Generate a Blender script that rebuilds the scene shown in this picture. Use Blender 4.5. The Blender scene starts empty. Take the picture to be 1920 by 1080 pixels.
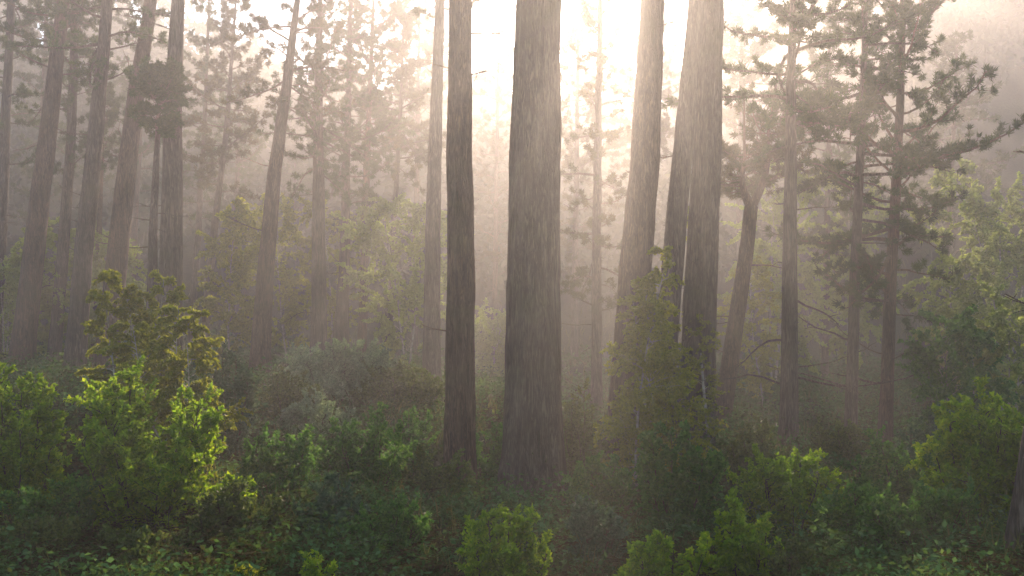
import bpy, math, numpy as np
from mathutils import Vector
C = bpy.context.scene.collection
R0 = np.random.default_rng(7)
CAMZ = 3.2
HOR = 600.0            # picture row of the horizon (photo pixels)

def P(px, py, Y):      # photo pixel at distance Y -> world point
    return np.array([Y*(px-960)/1920.0, Y, CAMZ - Y*(py-HOR)/1920.0])

# ------------------------------------------------------------------ mesh helpers
class MB:
    def __init__(s): s.v=[]; s.f=[]; s.n=0
    def add(s, v, f):
        s.v.append(np.asarray(v, float)); s.f.append(np.asarray(f, int)+s.n); s.n += len(v)
    def build(s, name, mat, parent=None, smooth=False, loc=(0,0,0)):
        V = np.concatenate(s.v); F = np.concatenate(s.f)
        me = bpy.data.meshes.new(name)
        me.vertices.add(len(V)); me.vertices.foreach_set('co', V.astype(np.float32).ravel())
        me.loops.add(F.size); me.loops.foreach_set('vertex_index', F.astype(np.int32).ravel())
        me.polygons.add(len(F)); me.polygons.foreach_set('loop_start', np.arange(0, F.size, 4, dtype=np.int32))
        if smooth: me.polygons.foreach_set('use_smooth', np.ones(len(F), bool))
        me.update(calc_edges=True); me.materials.append(mat)
        o = bpy.data.objects.new(name, me); C.objects.link(o); o.location = loc
        if parent: o.parent = parent
        return o

def unit(v): return v/(np.linalg.norm(v, axis=-1, keepdims=True)+1e-9)

def tube(mb, pts, rad, sides=8, rough=0.0, rng=None):
    pts = np.asarray(pts, float); rad = np.asarray(rad, float); n = len(pts)
    T = unit(np.gradient(pts, axis=0))
    ref = np.array([1.,0,0]) if abs(T[0][0]) < .8 else np.array([0,1.,0])
    a = unit(ref - T[0]*ref.dot(T[0]))
    ang = np.linspace(0, 2*np.pi, sides, endpoint=False)
    V = []
    if rough:
        nz = rng.normal(0, 1, (n, sides))
        for _ in range(2): nz = (nz + np.roll(nz,1,0) + np.roll(nz,-1,0))/2.2
        rd = rng.normal(0, 1, sides); rd = np.cumsum(rng.normal(0,.25,(n,sides)),0)*.35 + rd
        nz = nz*.5 + rd*.6
    for i in range(n):
        a = unit(a - T[i]*a.dot(T[i])); b = np.cross(T[i], a)
        r = rad[i]*(1 + (rough*nz[i] if rough else 0))
        r = r*np.ones(sides)
        V.append(pts[i] + np.outer(np.cos(ang)*r, a) + np.outer(np.sin(ang)*r, b))
    V = np.concatenate(V)
    i = np.repeat(np.arange(n-1), sides)*sides; j = np.tile(np.arange(sides), n-1); k = (j+1) % sides
    mb.add(V, np.stack([i+j, i+k, i+k+sides, i+j+sides], 1))

def cards(mb, pos, d, L, W, rng, flat=.0, bend=0.0):   # one narrow leaf (4 corners) per row: pos, direction d, length L, width W
    n = len(pos)
    if n == 0: return
    d = unit(d); up = rng.normal(0, 1, (n,3)); up[:,2] += flat*3
    s = unit(np.cross(d, up)); nn = np.cross(s, d)
    L = np.broadcast_to(L, n)[:,None]; W = np.broadcast_to(W, n)[:,None]
    tip = pos + d*L - nn*L*bend
    m = pos + d*L*.45 + nn*L*bend*.4
    V = np.stack([pos, m + s*W*.5, tip, m - s*W*.5], 1).reshape(-1,3)
    mb.add(V, np.arange(4*n).reshape(-1,4))

def curve(p0, d0, L, n, rng, wob=.15, lift=0.0):
    pts=[np.array(p0,float)]; d=unit(np.array(d0,float)); st=L/n
    for i in range(n):
        d = unit(d + rng.normal(0,wob,3) + np.array([0,0,lift])); pts.append(pts[-1]+d*st)
    return np.array(pts)

# ------------------------------------------------------------------ materials
def nodes(name):
    m = bpy.data.materials.new(name); m.use_nodes = True
    nt = m.node_tree; nt.nodes.clear(); return m, nt, nt.nodes.new, nt.links.new

def ramp(N, cols):
    r = N('ShaderNodeValToRGB'); e = r.color_ramp.elements
    while len(e) < len(cols): e.new(.5)
    for i,(p,c) in enumerate(cols): e[i].position = p; e[i].color = (*c,1)
    return r

def leaf_mat(name, cols, trans=.45, rough=.5, noise=1.2, tint=1.25, spec=.05):
    m, nt, N, L = nodes(name)
    geo = N('ShaderNodeNewGeometry'); tc = N('ShaderNodeTexCoord'); oi = N('ShaderNodeObjectInfo')
    nz = N('ShaderNodeTexNoise'); nz.inputs['Scale'].default_value = noise; nz.inputs['Detail'].default_value = 2
    L(tc.outputs['Object'], nz.inputs['Vector'])
    a = N('ShaderNodeMath'); a.operation='MULTIPLY_ADD'; a.inputs[1].default_value=.55
    L(geo.outputs['Random Per Island'], a.inputs[0])
    b = N('ShaderNodeMath'); b.operation='MULTIPLY_ADD'; b.inputs[1].default_value=1.1; b.inputs[2].default_value=-.33
    L(nz.outputs['Fac'], b.inputs[0]); L(b.outputs[0], a.inputs[2])
    r = ramp(N, cols); L(a.outputs[0], r.inputs[0])
    p = N('ShaderNodeBsdfPrincipled'); p.inputs['Roughness'].default_value=rough; p.inputs['Specular IOR Level'].default_value=spec
    L(r.outputs[0], p.inputs['Base Color'])
    t = N('ShaderNodeBsdfTranslucent')
    mx = N('ShaderNodeMix'); mx.data_type='RGBA'; mx.blend_type='MULTIPLY'; mx.inputs[0].default_value=1
    mx.inputs[7].default_value=(tint*1.1,tint,tint*.55,1); L(r.outputs[0], mx.inputs[6]); L(mx.outputs[2], t.inputs[0])
    ms = N('ShaderNodeMixShader'); ms.inputs[0].default_value=trans
    L(p.outputs[0], ms.inputs[1]); L(t.outputs[0], ms.inputs[2])
    o = N('ShaderNodeOutputMaterial'); L(ms.outputs[0], o.inputs[0]); return m

def bark_mat(name, c0, c1, c2, sc=14, stretch=.12, bump=.9):
    m, nt, N, L = nodes(name)
    tc = N('ShaderNodeTexCoord'); mp = N('ShaderNodeMapping'); mp.inputs['Scale'].default_value=(1,1,stretch)
    L(tc.outputs['Object'], mp.inputs[0])
    v = N('ShaderNodeTexVoronoi'); v.feature='DISTANCE_TO_EDGE'; v.inputs['Scale'].default_value=sc
    n1 = N('ShaderNodeTexNoise'); n1.inputs['Scale'].default_value=sc*.6; n1.inputs['Detail'].default_value=8
    wv = N('ShaderNodeMix'); wv.data_type='VECTOR'; wv.inputs[0].default_value=.3
    L(mp.outputs[0], n1.inputs['Vector']); L(mp.outputs[0], wv.inputs[4]); L(n1.outputs['Color'], wv.inputs[5]); L(wv.outputs[1], v.inputs['Vector'])
    n2 = N('ShaderNodeTexNoise'); n2.inputs['Scale'].default_value=1.1; n2.inputs['Detail'].default_value=5
    L(tc.outputs['Object'], n2.inputs['Vector'])
    r = ramp(N, [(.0,c0),(.25,c1),(.75,c2)])
    mul = N('ShaderNodeMath'); mul.operation='MULTIPLY_ADD'; mul.inputs[1].default_value=1.6
    L(v.outputs['Distance'], mul.inputs[0])
    ad = N('ShaderNodeMath'); ad.operation='MULTIPLY_ADD'; ad.inputs[1].default_value=.9; ad.inputs[2].default_value=-.25
    L(n1.outputs['Fac'], ad.inputs[0]); L(ad.outputs[0], mul.inputs[2]); L(mul.outputs[0], r.inputs[0])
    mo = N('ShaderNodeMix'); mo.data_type='RGBA'; mo.inputs[7].default_value=(.045,.055,.018,1)
    rr = ramp(N, [(.52,(0,0,0)),(.68,(.6,.6,.6))]); L(n2.outputs['Fac'], rr.inputs[0]); L(rr.outputs[0], mo.inputs[0]); L(r.outputs[0], mo.inputs[6])
    n3 = N('ShaderNodeTexNoise'); n3.inputs['Scale'].default_value=.55; n3.inputs['Detail'].default_value=7; n3.inputs['Roughness'].default_value=.65; L(tc.outputs['Object'], n3.inputs['Vector'])
    r3 = ramp(N, [(.3,(.45,.43,.42)),(.5,(1,1,1)),(.68,(1.55,1.4,1.25))]); L(n3.outputs['Fac'], r3.inputs[0])
    mt = N('ShaderNodeMix'); mt.data_type='RGBA'; mt.blend_type='MULTIPLY'; mt.inputs[0].default_value=1; L(mo.outputs[2], mt.inputs[6]); L(r3.outputs[0], mt.inputs[7]); mo = mt
    p = N('ShaderNodeBsdfPrincipled'); p.inputs['Roughness'].default_value=.85; p.inputs['Specular IOR Level'].default_value=.2
    L(mo.outputs[2], p.inputs['Base Color'])
    bp = N('ShaderNodeBump'); bp.inputs['Strength'].default_value=bump; bp.inputs['Distance'].default_value=.05
    L(mul.outputs[0], bp.inputs['Height']); L(bp.outputs[0], p.inputs['Normal'])
    o = N('ShaderNodeOutputMaterial'); L(p.outputs[0], o.inputs[0]); return m

def ground_mat():
    m, nt, N, L = nodes('forest_soil')
    tc = N('ShaderNodeTexCoord')
    n1 = N('ShaderNodeTexNoise'); n1.inputs['Scale'].default_value=.35; n1.inputs['Detail'].default_value=9
    n2 = N('ShaderNodeTexNoise'); n2.inputs['Scale'].default_value=9; n2.inputs['Detail'].default_value=6
    L(tc.outputs['Object'], n1.inputs['Vector']); L(tc.outputs['Object'], n2.inputs['Vector'])
    r1 = ramp(N, [(.3,(.03,.024,.014)),(.5,(.045,.05,.018)),(.7,(.08,.085,.03))]); L(n1.outputs['Fac'], r1.inputs[0])
    r2 = ramp(N, [(.3,(.45,.4,.35)),(.7,(1.2,1.2,1.1))]); L(n2.outputs['Fac'], r2.inputs[0])
    mx = N('ShaderNodeMix'); mx.data_type='RGBA'; mx.blend_type='MULTIPLY'; mx.inputs[0].default_value=1
    L(r1.outputs[0], mx.inputs[6]); L(r2.outputs[0], mx.inputs[7])
    p = N('ShaderNodeBsdfPrincipled'); p.inputs['Roughness'].default_value=.95; p.inputs['Specular IOR Level'].default_value=.1
    L(mx.outputs[2], p.inputs['Base Color'])
    b = N('ShaderNodeBump'); b.inputs['Strength'].default_value=.8; b.inputs['Distance'].default_value=.1
    L(n2.outputs['Fac'], b.inputs['Height']); L(b.outputs[0], p.inputs['Normal'])
    o = N('ShaderNodeOutputMaterial'); L(p.outputs[0], o.inputs[0]); return m

BARK = bark_mat('pine_bark', (.016,.012,.009), (.07,.05,.037), (.17,.13,.10), sc=18, stretch=.11, bump=1)
BARKR = bark_mat('red_pine_bark', (.02,.012,.008), (.085,.052,.036), (.19,.12,.08), sc=20, stretch=.12, bump=1)
BIRCHB = bark_mat('birch_bark', (.07,.062,.05), (.27,.25,.20), (.42,.39,.33), sc=5, stretch=2.5, bump=.2)
TWIG = bark_mat('twig_bark', (.03,.02,.012), (.07,.05,.03), (.11,.08,.05), sc=30)
NEEDLE = leaf_mat('pine_needles', [(.1,(.02,.042,.018)),(.5,(.042,.075,.026)),(.9,(.085,.115,.035))], trans=.42, rough=.55, noise=.6)
NEEDLEO = leaf_mat('olive_needles', [(.1,(.03,.034,.014)),(.5,(.06,.062,.022)),(.9,(.11,.10,.035))], trans=.35, rough=.55, noise=.6)
LEAF = {
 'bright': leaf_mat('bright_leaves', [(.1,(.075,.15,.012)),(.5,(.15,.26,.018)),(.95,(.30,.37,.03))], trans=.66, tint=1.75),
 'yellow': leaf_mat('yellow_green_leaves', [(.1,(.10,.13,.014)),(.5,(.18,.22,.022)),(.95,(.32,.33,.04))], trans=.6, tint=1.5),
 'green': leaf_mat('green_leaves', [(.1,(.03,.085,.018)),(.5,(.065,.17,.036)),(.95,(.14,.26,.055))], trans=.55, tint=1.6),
 'blue': leaf_mat('blue_green_leaves', [(.1,(.035,.075,.042)),(.5,(.07,.135,.078)),(.95,(.13,.21,.125))], trans=.45),
 'silver': leaf_mat('silvery_leaves', [(.1,(.09,.15,.10)),(.5,(.17,.26,.17)),(.95,(.27,.37,.26))], trans=.5),
 'dull': leaf_mat('dull_leaves', [(.1,(.04,.06,.018)),(.5,(.085,.13,.032)),(.95,(.17,.20,.055))]),
 'pale': leaf_mat('pale_leaves', [(.1,(.12,.18,.05)),(.5,(.22,.30,.08)),(.95,(.33,.41,.13))], trans=.6, tint=1.4),
}
UNDER = leaf_mat('undergrowth_leaves', [(.05,(.036,.03,.014)),(.2,(.05,.065,.018)),(.5,(.06,.12,.03)),(.8,(.095,.19,.075)),(1,(.18,.24,.06))], trans=.4, noise=.45, spec=0.0)
BRACKEN = leaf_mat('bracken', [(.1,(.035,.02,.01)),(.5,(.06,.045,.016)),(.95,(.10,.09,.03))], trans=.3, noise=.7, spec=0.0)
GRASSM = leaf_mat('grass', [(.1,(.05,.06,.018)),(.5,(.09,.10,.03)),(.95,(.15,.15,.05))], trans=.4, noise=.5)
FAR = leaf_mat('far_leaves', [(.1,(.03,.045,.022)),(.5,(.055,.075,.03)),(.95,(.09,.11,.045))], trans=.3, noise=.12)

# ------------------------------------------------------------------ tree list (photo pixels)
# pts: bottom .. top of the trunk; Y distance; w0: width in px near the base; y_f: row where the foliage starts; rad: longest limb; H: tree height
T = [
 dict(l='thin pine trunk cut by the left picture edge, standing in mist', pts=[(-14,690),(-2,400),(14,0)], Y=33, w=22, yf=330, rad=2.6, H=19, nb=34),
 dict(l='stout dark pine leaning right, first thick trunk from the left edge', pts=[(36,700),(62,440),(86,230),(108,0)], Y=30, w=42, yf=150, rad=3.0, H=16, nb=34),
 dict(l='slim pine between the two stout leaning trunks at the left', pts=[(97,700),(122,440),(138,260),(146,60)], Y=32, w=23, yf=330, rad=2.2, H=16, nb=40),
 dict(l='leaning pine whose foot stands left of the twin birch saplings', pts=[(136,715),(160,480),(178,320),(208,0)], Y=28, w=36, yf=160, rad=2.6, H=15, nb=34),
 dict(l='leaning grey pine rising behind the tall birch sapling', pts=[(194,715),(218,480),(246,200),(276,0)], Y=28.5, w=42, yf=-60, rad=2.6, H=15.5, nb=34),
 dict(l='thick upright dark pine just right of the leaning grey one', pts=[(314,715),(318,430),(322,200),(332,0)], Y=26, w=46, yf=-80, rad=2.4, H=13.5, nb=34),
 dict(l='short round headed pine whose dark domed top ends below the sky', pts=[(279,720),(283,400),(287,190)], Y=24.5, w=22, yf=262, rad=.86, H=0, nb=58, top=132, dome=1),
 dict(l='small spiky topped conifer with drooping twigs beside the leaning trunks', pts=[(176,690),(186,400),(192,230)], Y=34, w=14, yf=310, rad=.9, H=0, nb=46, top=168),
 dict(l='very thin misty pine right of the thick upright dark one', pts=[(352,690),(366,470),(378,250)], Y=40, w=14, yf=420, rad=2.0, H=15, nb=40),
 dict(l='thin pine leaning right with a low green crown, before the misty clearing', pts=[(378,680),(398,470),(424,250)], Y=36, w=16, yf=360, rad=1.9, H=13, nb=44, o=1),
 dict(l='curving mid sized pine with bare upper boughs against the bright sky', pts=[(486,715),(492,560),(510,340),(532,180),(552,0)], Y=29, w=36, yf=210, rad=2.4, H=12, nb=22, o=1),
 dict(l='straight upright pine against the brightest sky, left of three thin pines', pts=[(598,700),(598,420),(600,200),(604,0)], Y=31, w=30, yf=330, rad=2.2, H=12, nb=54, sparse=1),
 dict(l='pine with a wide flared foot behind the grey shrub mound', pts=[(636,690),(648,440),(654,200),(660,0)], Y=35, w=32, yf=420, rad=2.2, H=13.5, nb=56, taper=1, sparse=1),
 dict(l='slender grey pine right of the flared one', pts=[(677,690),(688,330),(702,0)], Y=37, w=17, yf=310, rad=2.3, H=14, nb=58, sparse=1),
 dict(l='thinnest pine of the middle, leaning over the pale birch', pts=[(722,700),(740,400),(752,170)], Y=38, w=13, yf=320, rad=2.1, H=13.8, nb=54, o=1),
 dict(l='medium trunk close against the left side of the second largest pine', pts=[(808,740),(812,470),(820,200),(826,0)], Y=26, w=33, yf=20, rad=2.4, H=14.5, nb=22),
 dict(l='second largest trunk, thick pine left of the giant one', pts=[(861,945),(861,600),(862,300),(864,0)], Y=17, w=57, yf=-480, rad=3.2, H=17, nb=18, near=1),
 dict(l='giant trunk, by far the thickest pine of the forest', pts=[(998,950),(1000,600),(1006,300),(1013,0)], Y=16, w=106, yf=-560, rad=3.0, H=19, nb=22, near=1),
 dict(l='slim pine in the golden glow right of the giant trunk', pts=[(1119,790),(1121,500),(1124,250),(1130,0)], Y=29, w=21, yf=600, rad=2.1, H=15, nb=56, sparse=1, o=1),
 dict(l='thick pine leaning right, nearest right neighbour of the giant trunk', pts=[(1160,905),(1186,600),(1212,340),(1230,60)], Y=17.5, w=64, yf=-400, rad=2.8, H=16, nb=30, near=1),
 dict(l='mid sized pine leaning right between two thick trunks', pts=[(1226,880),(1262,500),(1290,200),(1312,0)], Y=19, w=46, yf=-260, rad=2.6, H=15, nb=30),
 dict(l='thick dark pine right of the leaning pair, green twigs at its side', pts=[(1296,865),(1316,500),(1330,250),(1340,0)], Y=19.5, w=66, yf=-260, rad=2.8, H=15, nb=40, near=1),
 dict(l='crooked forked pine with two curved stems left of the straight dark trunk', pts=[(1346,805),(1376,640),(1402,470),(1414,380)], Y=24, w=36, yf=330, rad=1.9, H=0, nb=46, fork=1, o=1, top=200),
 dict(l='straight dark pine with long bare lower boughs, tallest of the right hand three', pts=[(1476,860),(1482,560),(1486,250),(1492,0)], Y=20, w=33, yf=230, rad=2.5, H=10.5, nb=42, dead=1),
 dict(l='slim straight pine, middle of the right hand three', pts=[(1593,868),(1604,560),(1616,300),(1628,0)], Y=22, w=23, yf=420, rad=2.9, H=11.5, nb=50, dead=1),
 dict(l='slim pine hung with low dark foliage, outermost of the right hand three', pts=[(1658,858),(1672,620),(1690,330),(1700,120)], Y=22.5, w=25, yf=600, rad=3.1, H=12.5, nb=58),
 dict(l='dark trunk sliced by the right picture edge above the lit bush', pts=[(1893,1020),(1916,820),(1954,500),(2010,0)], Y=8.7, w=34, yf=-420, rad=1.8, H=13, nb=20),
 # mist trees further back
 dict(l='faint dark crowned pine in mist left of the curving pine', pts=[(440,640),(446,400),(452,220)], Y=48, w=16, yf=330, rad=2.4, H=0, top=150, nb=46),
 dict(l='faint pine in mist left behind the round headed one', pts=[(238,650),(250,400),(262,200)], Y=46, w=18, yf=360, rad=2.6, H=17, nb=46),
 dict(l='ghostly grey pine far behind the three thin pines', pts=[(548,640),(552,400),(556,240)], Y=58, w=12, yf=420, rad=2.4, H=0, top=300, nb=40),
 dict(l='ghostly pine far behind seen between the giant and the slim golden one', pts=[(1076,680),(1080,400),(1084,100)], Y=46, w=13, yf=520, rad=2.7, H=17.5, nb=74, o=1),
 dict(l='ghostly pine seen in the gap between the two largest trunks', pts=[(926,690),(930,400),(934,100)], Y=52, w=10, yf=520, rad=2.6, H=19, nb=64, o=1),
 dict(l='misty pine added to break the light, between the leaning pair right of the golden glow', pts=[(1204,690),(1208,400),(1212,100)], Y=49, w=13, yf=300, rad=3.0, H=18, nb=70, o=1),  # extra tree, added so its dense crown cuts the sun into shafts
 dict(l='added misty pine with a broad shaft casting crown, behind the crooked forked one', pts=[(1382,690),(1388,400),(1394,100)], Y=43, w=14, yf=260, rad=3.0, H=17, nb=70),  # added tree: broad crown screens bright sky and casts shafts in the haze
 dict(l='misty pine added for light shafts left of the second largest trunk, far behind the medium one', pts=[(776,680),(780,400),(784,100)], Y=50, w=13, yf=300, rad=2.8, H=19, nb=66),  # put in to shade strips of haze and cover blown-out sky
 dict(l='misty pine filling the gap between the straight dark pine and its slim neighbour', pts=[(1545,720),(1552,400),(1556,100)], Y=38, w=13, yf=480, rad=2.6, H=17, nb=50),
 dict(l='misty pine behind the pale birch by the right edge', pts=[(1772,700),(1778,400),(1786,150)], Y=40, w=14, yf=420, rad=3.0, H=13, nb=50),
 dict(l='misty pine standing between the leaning trunks by the left edge', pts=[(66,650),(72,400),(80,100)], Y=44, w=16, yf=420, rad=2.8, H=18, nb=50),
]
# ------------------------------------------------------------------ terrain
anch = []
for t in T:
    p = P(*t['pts'][0], t['Y']); anch.append(p)
anch += [np.array(a,float) for a in [(-6,6,1.0),(-4,9,.95),(-7,14,1.15),(-3,12,.8),(-6,20,1.35),(-3,20,1.3),(0,8,.55),(0,12,.5),(3,9,.45),(4,14,.45),(7,9,.5),
   (9,14,.5),(12,20,.45),(0,0,.7),(-8,0,1.0),(8,0,.6),(-20,20,1.6),(-30,40,2.2),(25,25,.8),(35,40,1.4),(0,40,.35),(8,40,.6),(0,-20,.7)]]
anch = np.array(anch)
def ridge(x):          # height of the far hillside as a function of x/Y
    px = np.clip(960 + 1920*x, -2500, 4500)
    return np.interp(px, [-2500,-800,-200,150,420,700,930,1230,1450,1650,1900,2500,4500], [30,30,29,27,20,17.5,17,17,21,29,34,36,36])
def gz(x, y):
    x = np.asarray(x,float); y = np.asarray(y,float)
    d2 = (x[...,None]-anch[:,0])**2 + (y[...,None]-anch[:,1])**2 + 1.2
    w = d2**-1.7
    z = (w*anch[:,2]).sum(-1)/w.sum(-1)
    s = np.clip((y-48)/(92-48),0,1); s = s*s*(3-2*s)
    z = z*(1-s) + s*ridge(x/np.maximum(y,20))
    side = np.clip((np.abs(x)-26)/40,0,1); z = z + side**2*7*(1-s)
    z = z + .10*np.sin(x*1.3+.7*np.sin(y*.9))*np.cos(y*1.1+.4) + .05*np.sin(x*3.1+y*2.3)
    return z

def ground():
    xs = np.concatenate([np.linspace(-120,-22,30,endpoint=False), np.linspace(-22,22,130,endpoint=False), np.linspace(22,120,31)])
    ys = np.concatenate([np.linspace(-40,3,14,endpoint=False), np.linspace(3,48,150,endpoint=False), np.linspace(48,130,50)])
    X,Y = np.meshgrid(xs,ys); Z = gz(X,Y)
    n,mw = X.shape; i = np.arange(n-1)[:,None]*mw + np.arange(mw-1)[None]
    mb = MB(); mb.add(np.stack([X.ravel(),Y.ravel(),Z.ravel()],1), np.stack([i,i+1,i+1+mw,i+mw],-1).reshape(-1,4))
    o = mb.build('ground', ground_mat(), smooth=True); o['kind']='structure'
ground()

def thing(name, label, cat, loc, group=None):
    o = bpy.data.objects.new(name, None); C.objects.link(o); o.location = tuple(loc); o.empty_display_size=.3
    o['label']=label; o['category']=cat
    if group: o['group']=group
    return o

# ------------------------------------------------------------------ pines
def needles(mb, pos, d, rng, n, L, W):
    k = len(pos); pos = np.repeat(pos,n,0); d = np.repeat(unit(d),n,0)
    dd = unit(d*.75 + rng.normal(0,.62,(k*n,3)) + np.array([0,0,.12]))
    cards(mb, pos + rng.normal(0,L*.12,(k*n,3)), dd, L*rng.uniform(.65,1.2,k*n), W, rng)

def bough(tm, tp, td, p0, az, el, L, r, rng, dens=1.0, lift=.04, bare=.28):
    d = np.array([math.cos(az)*math.cos(el), math.sin(az)*math.cos(el), math.sin(el)])
    c = curve(p0, d, L, 7, rng, .13, lift); tube(tm, c, np.linspace(r, r*.25, 8), 5)
    if dens <= 0:
        for _ in range(3):
            j = rng.integers(3,7); c2 = curve(c[j], unit(c[j]-c[j-1])+rng.normal(0,.6,3), L*rng.uniform(.12,.3), 3, rng, .2); tube(tm, c2, np.linspace(r*.4,r*.15,4),3)
        return
    nt = max(4,int(L*5.5*dens))
    for s in np.linspace(bare,1,nt):
        f = s*7; j = min(int(f),6); q = c[j]+(c[j+1]-c[j])*(f-j); t = unit(c[j+1]-c[j])
        side = unit(np.cross(t,[0,0,1.]))*rng.choice([-1,1])
        l2 = (.16+.34*L*(1-.75*s)*.5)*rng.uniform(.6,1.25)
        c2 = curve(q, t*.55+side*rng.uniform(.4,1)+np.array([0,0,rng.uniform(-.15,.45)]), l2, 4, rng, .2, .05)
        tube(tm, c2, np.linspace(r*.28, r*.1, 5), 3)
        m = max(3,int(l2/.075)); ss = rng.uniform(.25,1,m)*4; jj = np.minimum(ss.astype(int),3)
        tp.append(c2[jj]+(c2[jj+1]-c2[jj])*(ss-jj)[:,None] + rng.normal(0,.03,(m,3))); td.append(c2[jj+1]-c2[jj])
        tp.append(c2[-1:]); td.append(c2[-1:]-c2[-2:-1])

def pine(i, t):
    rng = np.random.default_rng(100+i); Y = t['Y']
    K = np.array([P(px,py,Y) for px,py in t['pts']]); base = K[0].copy()
    K[:,1] += np.linspace(0, rng.uniform(-.4,.4), len(K))
    if t.get('H'): 
        d = (K[-1]-K[-2])/(K[-1][2]-K[-2][2]); d[:2]*=.6
        if base[2]+t['H'] > K[-1][2]+.5: K = np.vstack([K, K[-1]+d*(base[2]+t['H']-K[-1][2])])
    else:
        zt = CAMZ - Y*(t['top']-HOR)/1920; d = (K[-1]-K[-2])/(K[-1][2]-K[-2][2]); K = np.vstack([K, K[-1]+d*(zt-K[-1][2])])
    K = K - base; K[0][2] -= .35
    top = K[-1][2]
    dz = .22 if t.get('near') else .4
    zz = np.arange(-.35, top, dz)
    x = np.interp(zz, K[:,2], K[:,0]); y = np.interp(zz, K[:,2], K[:,1])
    for _ in range(3):
        x[1:-1] = (x[:-2]+2*x[1:-1]+x[2:])/4
    wob = np.cumsum(rng.normal(0,.006,len(zz))); x = x + wob - np.linspace(0,wob[-1],len(zz))
    r0 = t['w']/1920*Y*.5; u = np.clip(zz/top,0,1)
    rad = r0*(1-.8*u**1.5)*(1+.42*np.exp(-np.maximum(zz,0)/.6)) if not t.get('taper') else r0*(1-.85*u**.6)*(1+.5*np.exp(-np.maximum(zz,0)/.9))
    if t.get('fork'): rad = r0*(1-.45*u)
    rad = np.maximum(rad,.02)
    tm = MB(); sp = np.stack([x,y,zz],1)
    root = thing('pine_tree', t['l'], 'pine tree', base, 'pines of the misty forest')
    tp, td = [], []
    at = lambda z: np.array([np.interp(z,zz,x), np.interp(z,zz,y), z])
    if t.get('fork'):
        zc = P(0,375,Y)[2]-base[2]; k = zz < zc; tube(tm, sp[k], rad[k], 14, .03, rng)
        for targ in [(1396,300),(1440,250)]:
            e = P(*targ,Y)-base; e2 = P(targ[0]+(targ[0]-1418)*.5+10, targ[1]-130, Y)-base
            a = sp[k][-1]; s = np.linspace(0,1,14)[:,None]
            bow = np.array([(targ[0]-1416)*.012,0,-.1])
            c = a*(1-s)**2 + 2*s*(1-s)*((a+e)/2+bow) + e*s**2
            c = np.vstack([c, e+(e2-e)*.5, e2]); tube(tm, c, np.linspace(rad[k][-1]*.75,.02,len(c)), 8)
            for q in range(16):
                j = rng.integers(4,len(c)-1); bough(tm,tp,td,c[j],rng.uniform(0,2*np.pi),rng.uniform(-.2,.6),rng.uniform(.6,1.5),.02,rng)
        t = dict(t, nb=14)
    else:
        tube(tm, sp, rad, 40 if t.get('near') else 16, .045 if t.get('near') else .03, rng)
    zf = max(P(0,t['yf'],Y)[2]-base[2], 1.0)
    dens = .85 if t.get('sparse') else 1.0
    for q in range(t['nb']):
        s = ((q+rng.random())/t['nb'])**.9
        z = zf + (top-zf)*s*.985
        if t.get('dome'): s=s**.6; z=zf+(top-zf)*s*.97; L = t['rad']*(.25+.75*s/.62 if s<.62 else math.sqrt(max(.03,1-((s-.62)/.38)**2)))*rng.uniform(.7,1.05) 
        else: L = t['rad']*(1-s)**.62*min(1,.5+2.2*s)*rng.uniform(.3,1.12)+.25
        el = rng.normal(-.02,.28)+.7*s**2
        bough(tm,tp,td,at(z),q*2.399+rng.normal(0,.4),el,L,max(.012,.016*L+.006),rng,dens, lift=rng.normal(.01,.06))
    # bare dead boughs on the lower stem
    nd = 5
    for q in range(nd):
        z = rng.uniform(.25,1)*min(zf, 11)
        bough(tm,tp,td,at(z),rng.uniform(0,2*np.pi),rng.uniform(-.25,.25),rng.uniform(.5,1.5)*(.55 if Y<20 else 1),.018,rng,0)
    if t.get('dead'):
        for (py,azx,L,el,lf) in [(705,1,2.2,-.25,.08),(725,-1,1.9,.1,-.02),(560,1,1.2,-.3,.05),(640,-1,1.5,.3,-.05)]:
            bough(tm,tp,td,at(P(0,py,Y)[2]-base[2]),(0 if azx>0 else math.pi)+rng.normal(0,.2),el,L,.028,rng,0,lift=lf)
    tm.build('trunk', BARKR if i%3==1 else BARK, root, smooth=True)
    nm = MB(); tp = np.concatenate(tp); td = np.concatenate(td)
    far = Y > 35
    needles(nm, tp, td, rng, 18 if far else 24, .16 if far else .13, .032 if far else .0195)
    nm.build('crown', NEEDLEO if t.get('o') else NEEDLE, root)
for i,t in enumerate(T): pine(i,t)

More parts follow.
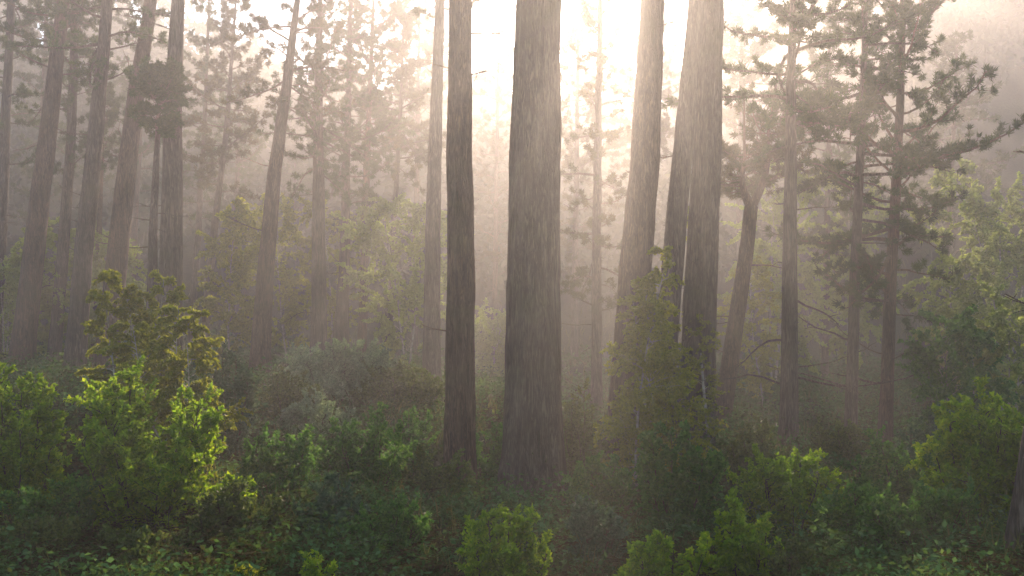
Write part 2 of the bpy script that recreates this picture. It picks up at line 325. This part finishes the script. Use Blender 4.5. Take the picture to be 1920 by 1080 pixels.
# ------------------------------------------------------------------ leafy shrubs and birches
def shrub(seed, name, label, cat, px, py, Y, wpx, leaf, n, kind, stems=9, ls=.045, birch=False, group=None, bar=None, lift=.0):
    rng = np.random.default_rng(seed)
    x = Y*(px-960)/1920; base = np.array([x,Y,float(gz(x,Y))-.05])
    H = (CAMZ - Y*(py-HOR)/1920) - base[2]; Wd = wpx/1920*Y
    root = thing(name, label, cat, base, group)
    sm = MB(); lp, ld = [], []
    if birch:
        stemlist = []
        for k in range(stems):
            c = curve((rng.normal(0,.05),rng.normal(0,.05),-.1),(rng.normal(0,.08),rng.normal(0,.08),1),H*rng.uniform(.85,1.0) if k else H,12,rng,.05,.05)
            tube(sm,c,np.linspace(.008+.005*H,.004,13),7); stemlist.append(c)
        nb = int((96 if Y<20 else 60)/stems)
        for c in stemlist:
            for s in np.linspace(.12,1,nb):
                f=s*12; j=min(int(f),11); q=c[j]+(c[j+1]-c[j])*(f-j); az=rng.uniform(0,2*np.pi)
                prof = (.16+.84*(1-s)**.75) if Y<20 else (.35+.65*math.sin(math.pi*min(1,(1.05-s)*1.05)))
                L = Wd*.55*prof*rng.uniform(.55,1.1)+.08
                d = np.array([math.cos(az),math.sin(az),rng.uniform(.45,1.1)])
                b = curve(q,d,L,6,rng,.16,-.07); tube(sm,b,np.linspace(.008,.003,7),3)
                for _ in range(5):
                    jj=rng.integers(2,7); b2=curve(b[jj],unit(b[jj]-b[jj-1])+rng.normal(0,.5,3)+np.array([0,0,-.25]),L*rng.uniform(.2,.5)+.05,4,rng,.2,-.12)
                    tube(sm,b2,np.linspace(.004,.002,5),3); lp.append(b2)
                lp.append(b[2:])
    else:
        for k in range(stems):
            a=rng.uniform(0,2*np.pi); r=math.sqrt((k+.5)/stems)*rng.uniform(.85,1.1)
            hh = H*(1-.5*r**2.2)*rng.uniform(.82,1.02)
            e=np.array([math.cos(a)*r*Wd*.46, math.sin(a)*r*Wd*.46, hh]); s=np.linspace(0,1,10)[:,None]
            p0=np.array([math.cos(a)*.08*Wd*r,math.sin(a)*.08*Wd*r,-.1]); mid=p0*.4+e*.6; mid[2]=hh*.42
            c=p0*(1-s)**2+2*s*(1-s)*mid+e*s**2+np.cumsum(rng.normal(0,.012,(10,3)),0); tube(sm,c,np.linspace(.013,.004,10),5)
            for s in np.linspace(.2,1,19):
                f=s*9; j=min(int(f),8); q=c[j]+(c[j+1]-c[j])*(f-j); az=rng.uniform(0,2*np.pi)
                L=(.10+.17*Wd*(1.1-.6*s))*rng.uniform(.6,1.2)
                d=np.array([math.cos(az),math.sin(az),rng.uniform(.3,1.5)])
                b=curve(q,d,L,5,rng,.15,.06+lift); tube(sm,b,np.linspace(.006,.002,6),3); lp.append(b[1:])
                for _ in range(2):
                    jj=rng.integers(1,5); b2=curve(b[jj],unit(b[jj]-b[jj-1])+rng.normal(0,.55,3),L*.55,4,rng,.15,.06+lift); tube(sm,b2,np.linspace(.004,.002,5),3); lp.append(b2)
    # leaves spaced along the twigs
    A=np.concatenate([b[:-1] for b in lp]); B=np.concatenate([b[1:] for b in lp])
    n=int(n*(3.4 if birch else 2.6)); k=rng.integers(0,len(A),n); f=rng.random(n)[:,None]; pos=A[k]+(B[k]-A[k])*f; td=unit(B[k]-A[k])
    keep = pos[:,2]>.03; pos=pos[keep]; td=td[keep]; n=len(pos)
    d=td*.6+rng.normal(0,.6,(n,3))+np.array([0,0,-.25 if birch else .15])
    cards((lm:=MB()),pos,d,ls*rng.uniform(.7,1.35,n),ls*rng.uniform(.55,.8,n),rng,flat=.35,bend=.12)
    sm.build('stem', BIRCHB if birch else TWIG, root, smooth=True)
    lm.build('foliage', LEAF[leaf], root)
g='young birches and leafy shrubs'
S = [
 # px, top row, Y, width px
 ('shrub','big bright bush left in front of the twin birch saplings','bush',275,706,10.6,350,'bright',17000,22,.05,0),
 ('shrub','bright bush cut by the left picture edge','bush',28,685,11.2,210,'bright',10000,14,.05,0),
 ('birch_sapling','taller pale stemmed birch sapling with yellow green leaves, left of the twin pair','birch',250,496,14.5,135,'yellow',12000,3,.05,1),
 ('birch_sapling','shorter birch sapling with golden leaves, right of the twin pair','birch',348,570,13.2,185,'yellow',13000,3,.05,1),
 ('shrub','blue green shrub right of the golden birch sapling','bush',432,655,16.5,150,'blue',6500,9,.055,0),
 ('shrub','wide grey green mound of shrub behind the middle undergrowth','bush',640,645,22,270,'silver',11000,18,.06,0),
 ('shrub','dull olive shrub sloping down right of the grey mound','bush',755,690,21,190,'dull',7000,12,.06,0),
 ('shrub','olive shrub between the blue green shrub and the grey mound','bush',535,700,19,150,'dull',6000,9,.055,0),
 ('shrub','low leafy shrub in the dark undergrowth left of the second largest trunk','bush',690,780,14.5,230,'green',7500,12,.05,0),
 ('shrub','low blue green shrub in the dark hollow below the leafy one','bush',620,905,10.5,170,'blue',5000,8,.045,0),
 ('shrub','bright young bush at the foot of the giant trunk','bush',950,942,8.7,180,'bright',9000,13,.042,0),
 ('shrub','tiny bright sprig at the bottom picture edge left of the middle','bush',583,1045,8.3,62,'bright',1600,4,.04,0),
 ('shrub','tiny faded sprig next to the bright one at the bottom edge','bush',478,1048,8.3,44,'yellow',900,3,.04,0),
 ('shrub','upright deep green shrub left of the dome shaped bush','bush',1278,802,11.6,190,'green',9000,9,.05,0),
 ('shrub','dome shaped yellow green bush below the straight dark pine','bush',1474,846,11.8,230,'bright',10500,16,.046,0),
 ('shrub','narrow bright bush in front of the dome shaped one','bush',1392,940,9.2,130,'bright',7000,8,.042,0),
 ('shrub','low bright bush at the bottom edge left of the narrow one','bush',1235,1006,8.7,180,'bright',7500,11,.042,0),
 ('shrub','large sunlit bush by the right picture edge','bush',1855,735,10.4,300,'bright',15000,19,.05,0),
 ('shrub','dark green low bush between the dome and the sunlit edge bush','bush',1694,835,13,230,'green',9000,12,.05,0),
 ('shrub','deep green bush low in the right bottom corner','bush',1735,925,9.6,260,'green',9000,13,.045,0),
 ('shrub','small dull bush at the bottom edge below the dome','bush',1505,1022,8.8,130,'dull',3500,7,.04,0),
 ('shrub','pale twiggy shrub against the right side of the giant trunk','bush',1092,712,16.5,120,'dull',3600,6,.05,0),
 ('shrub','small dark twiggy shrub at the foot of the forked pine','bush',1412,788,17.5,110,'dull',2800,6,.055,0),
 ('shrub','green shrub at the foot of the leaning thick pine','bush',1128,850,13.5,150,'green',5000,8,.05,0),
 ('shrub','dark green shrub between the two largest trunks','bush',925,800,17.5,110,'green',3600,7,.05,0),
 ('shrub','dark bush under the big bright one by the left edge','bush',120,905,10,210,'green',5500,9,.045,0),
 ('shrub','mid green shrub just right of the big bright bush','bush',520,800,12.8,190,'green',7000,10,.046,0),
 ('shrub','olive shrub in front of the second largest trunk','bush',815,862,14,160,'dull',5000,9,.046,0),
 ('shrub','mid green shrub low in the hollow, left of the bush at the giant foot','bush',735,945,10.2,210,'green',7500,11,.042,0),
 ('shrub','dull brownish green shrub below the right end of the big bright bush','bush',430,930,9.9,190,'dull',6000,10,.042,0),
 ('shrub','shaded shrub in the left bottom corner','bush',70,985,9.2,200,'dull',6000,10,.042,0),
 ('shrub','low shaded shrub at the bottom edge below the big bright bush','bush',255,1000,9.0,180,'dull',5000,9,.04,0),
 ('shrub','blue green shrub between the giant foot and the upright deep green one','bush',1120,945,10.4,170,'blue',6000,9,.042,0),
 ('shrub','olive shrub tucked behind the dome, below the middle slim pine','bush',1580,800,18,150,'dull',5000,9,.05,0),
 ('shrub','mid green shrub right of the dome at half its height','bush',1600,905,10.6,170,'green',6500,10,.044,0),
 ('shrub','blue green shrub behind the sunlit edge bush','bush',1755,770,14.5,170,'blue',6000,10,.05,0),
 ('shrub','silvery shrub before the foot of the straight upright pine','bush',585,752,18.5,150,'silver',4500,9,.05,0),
 ('shrub','mid green shrub left of the second largest trunk, behind the low leafy one','bush',770,765,17.5,150,'green',5000,9,.05,0),
 # birches in the middle distance
 ('birch_tree','young birch glowing yellow green in front of the leaning thick pine','birch',1200,462,15.5,190,'yellow',11000,2,.05,1),
 ('birch_tree','young birch with golden sprays before the thick dark pine','birch',1258,550,15.8,170,'yellow',9000,2,.05,1),
 ('birch_tree','slender young birch hugging the right side of the thick dark pine','birch',1336,350,18.8,60,'yellow',3600,1,.05,1),
 ('birch_tree','narrow birch with pale green leaves between thin misty pines','birch',442,385,33,140,'yellow',8500,1,.10,1),
 ('birch_tree','pale birch with wide hanging crown left of the medium trunk','birch',765,385,33,230,'pale',11000,2,.10,1),
 ('birch_tree','small golden birch right of the curving pine','birch',542,372,36,120,'yellow',5500,1,.10,1),
 ('birch_tree','small yellow birch beside the straight upright pine','birch',622,375,36,120,'yellow',5500,1,.10,1),
 ('birch_tree','pale green birch at the feet of the left leaning pines','birch',112,440,33,230,'pale',11000,2,.10,1),
 ('birch_tree','pale green birch in mist at the left picture edge','birch',10,480,33,230,'pale',11000,2,.10,1),
 ('birch_tree','soft round birch behind the leaning grey pine','birch',206,445,34,190,'pale',9000,2,.10,1),
 ('birch_tree','pale birch in mist behind the straight dark pine','birch',1452,318,36,220,'pale',12000,3,.11,1),
 ('birch_tree','pale birch behind the slim middle pine of the right three','birch',1590,330,38,150,'pale',7500,2,.11,1),
 ('birch_tree','white stemmed birch standing right of the outermost slim pine','birch',1812,318,30,170,'pale',8500,2,.10,1),
 ('birch_tree','tall pale round birch at the right picture edge','birch',1885,365,27,250,'pale',12500,3,.09,1),
 ('birch_tree','lower pale green birch beside the right edge above the sunlit bush','birch',1895,575,21,220,'pale',11000,3,.075,1),
 ('birch_tree','deep green young birch between the outermost slim pine and the edge','birch',1800,590,20,190,'green',8500,3,.075,1),
 ('birch_tree','pale rounded tree in mist seen between the two largest trunks','birch',925,600,42,150,'pale',5500,3,.12,1),
 ('birch_tree','greenish birch deep in mist between the forked and straight pines','birch',1428,480,30,90,'yellow',4000,1,.09,1),
]
for k,(nm,lab,cat,px,py,Y,w,leaf,n,st,ls,bi) in enumerate(S):
    shrub(500+k,nm,lab,cat,px,py,Y,w,leaf,n,None,st,ls,bool(bi),g)

# ------------------------------------------------------------------ undergrowth, bracken, grass (uncountable)
def scatter(n, rng, y0, y1, pw=1.0):
    y = y0*(y1/y0)**(rng.random(n)**pw); x = y*rng.uniform(-.8,.8,n)+rng.uniform(-2,2,n); return x,y
def undergrowth():
    rng=np.random.default_rng(11); mb=MB()
    x,y=scatter(20000,rng,6.6,48,1.15); z=gz(x,y)
    clump=.5+.5*np.sin(x*1.9+2*np.sin(y*.8))*np.sin(y*1.3+1.7*np.sin(x*.7))
    h=(.14+.34*clump**1.5)*rng.uniform(.5,1.3,len(x))*(1+.012*y)
    m=30
    lean=rng.normal(0,.3,(len(x),3)); lean[:,2]=1
    u=rng.random((len(x),m)); 
    pos=np.stack([x,y,z],1)[:,None,:]+lean[:,None,:]*(h[:,None]*(.15+.85*u))[...,None]+rng.normal(0,1,(len(x),m,3))*(h[:,None,None]*.20)
    d=rng.normal(0,1,(len(x)*m,3)); d[:,2]*=.45; d[:,2]+=.1
    sz=np.repeat(.026+.0022*y,m)*rng.uniform(.6,1.4,len(x)*m)
    cards(mb,pos.reshape(-1,3),d,sz*1.25,sz*.75,rng,flat=.5,bend=.12)
    o=mb.build('undergrowth',UNDER); o['kind']='stuff'; o['label']='dark leafy undergrowth covering the forest floor'
    # bracken fronds
    mb=MB(); x,y=scatter(2300,rng,7.0,26,1.0); k=(np.sin(x*.8+1)+np.sin(y*.9+x*.3)+np.where(x<-1,.6,0))>-.2; x,y=x[k],y[k]; z=gz(x,y)
    for i in range(len(x)):
        for f in range(rng.integers(3,6)):
            az=rng.uniform(0,2*np.pi); L=rng.uniform(.3,.65)
            c=curve((x[i],y[i],z[i]+.05),(math.cos(az)*.6,math.sin(az)*.6,1),L,7,rng,.06,-.16)
            t=unit(np.diff(c,axis=0)); sd=unit(np.cross(t,[0,0,1.]))
            mid=(c[:-1]+c[1:])/2; pp=np.concatenate([c[1:],c[1:],mid[1:],mid[1:]]); dd=np.concatenate([sd+t*.4,-sd+t*.4,sd[1:]+t[1:]*.4,-sd[1:]+t[1:]*.4])
            ll=np.concatenate([np.linspace(.26,.06,7)]*2+[np.linspace(.26,.08,6)]*2)*L
            cards(mb,pp,dd+rng.normal(0,.12,dd.shape),ll,ll*.32+.008,rng,flat=2,bend=.12)
    o=mb.build('bracken_cover',BRACKEN); o['kind']='stuff'; o['label']='brownish bracken fronds between the bushes'
    # grass
    mb=MB(); n=42000; x,y=scatter(n,rng,7.0,60,.8); z=gz(x,y)
    d=rng.normal(0,.35,(n,3)); d[:,2]=1
    cards(mb,np.stack([x,y,z-.02],1),d,rng.uniform(.15,.5,n)*(1+.008*y),.008+.0012*y,rng,bend=.15)
    o=mb.build('grass',GRASSM); o['kind']='stuff'; o['label']='thin grass of the forest floor and clearing'
undergrowth()

# ------------------------------------------------------------------ far forest on the hillside (one mass in the mist)
def forest():
    rng=np.random.default_rng(21); mb=MB()
    n=420; y=rng.uniform(56,118,n); x=y*rng.uniform(-.72,.72,n); z=gz(x,y)
    for i in range(n):
        px=960+1920*x[i]/y[i]; H=rng.uniform(5,10)*(.9 if 900<px<1250 else 1); con=rng.random()<.45; r=rng.uniform(1.0,1.6) if con else rng.uniform(1.6,2.8)
        m=420; u=rng.random(m); a=rng.uniform(0,2*np.pi,m)
        if con: zz=H*(.12+.88*u); rr=r*(1-u)**.8*rng.uniform(.4,1.05,m)
        else:
            zz=H*(.3+.7*u); rr=r*np.sqrt(np.maximum(.02,1-(2*u-.9)**2*.95))*rng.uniform(.45,1.05,m)*(1+.22*np.sin(a*3+u*7))
        pos=np.stack([x[i]+np.cos(a)*rr,y[i]+np.sin(a)*rr,z[i]+zz],1)
        cards(mb,pos,rng.normal(0,1,(m,3))+np.array([0,0,-.2]),rng.uniform(.45,.95,m),rng.uniform(.3,.55,m),rng,flat=.2)
        c=np.array([[x[i],y[i],z[i]-.3],[x[i],y[i],z[i]+H*.9]]); tube(mb,c,[.18,.04],5)
    o=mb.build('forest',FAR); o['kind']='stuff'; o['label']='far wooded hillside fading into mist'
forest()

# ------------------------------------------------------------------ haze, light, sky, camera
DENS=.0050; ANISO=.74
SUNPX, SUNPY = 1180, -170
def haze():
    mb=MB(); a=np.array([(-130,-50,-3),(130,-50,-3),(130,135,-3),(-130,135,-3),(-130,-50,37),(130,-50,37),(130,135,37),(-130,135,37)],float)
    mb.add(a,[(3,2,1,0),(4,5,6,7),(0,1,5,4),(1,2,6,5),(2,3,7,6),(3,0,4,7)])
    m,nt,N,L=nodes('morning_haze'); v=N('ShaderNodeVolumePrincipled'); v.inputs['Color'].default_value=(.905,.885,.935,1)
    v.inputs['Density'].default_value=DENS; v.inputs['Anisotropy'].default_value=ANISO
    o=N('ShaderNodeOutputMaterial'); L(v.outputs[0],o.inputs['Volume'])
    h=mb.build('haze',m); h['kind']='stuff'; h['label']='pale morning haze between the trees'
haze()
sd=Vector(((SUNPX-960)/1920,1,(HOR-SUNPY)/1920)).normalized()
el=math.asin(sd.z); az=math.atan2(sd.x,sd.y)
w=bpy.data.worlds.new('World'); bpy.context.scene.world=w; w.use_nodes=True
nt=w.node_tree; bg=nt.nodes['Background']; sk=nt.nodes.new('ShaderNodeTexSky'); sk.sky_type='NISHITA'; sk.sun_disc=False
sk.sun_elevation=el; sk.sun_rotation=az; sk.air_density=1.0; sk.dust_density=.5; sk.ozone_density=1.0
nt.links.new(sk.outputs[0],bg.inputs[0]); bg.inputs[1].default_value=.14
sl=bpy.data.lights.new('sun','SUN'); sl.energy=5.0; sl.angle=math.radians(.5); sl.color=(1,.775,.55)
so=bpy.data.objects.new('sun',sl); C.objects.link(so); so.rotation_mode='QUATERNION'; so.rotation_quaternion=(-sd).to_track_quat('-Z','Y'); so.location=(0,40,30)
cd=bpy.data.cameras.new('camera'); co=bpy.data.objects.new('camera',cd); C.objects.link(co)
co.location=(0,0,CAMZ); co.rotation_euler=(math.radians(90),0,0); cd.sensor_width=36; cd.lens=36; cd.shift_y=(HOR-540)/1920; cd.clip_end=2000; cd.clip_start=.1
sc=bpy.context.scene; sc.camera=co
sc.view_settings.view_transform='Standard'; sc.view_settings.look='None'; sc.view_settings.gamma=1; sc.view_settings.exposure=1.1
sc.cycles.use_denoising=True; sc.cycles.max_bounces=6; sc.cycles.diffuse_bounces=3; sc.cycles.transmission_bounces=4; sc.cycles.volume_bounces=1; sc.cycles.transparent_max_bounces=4
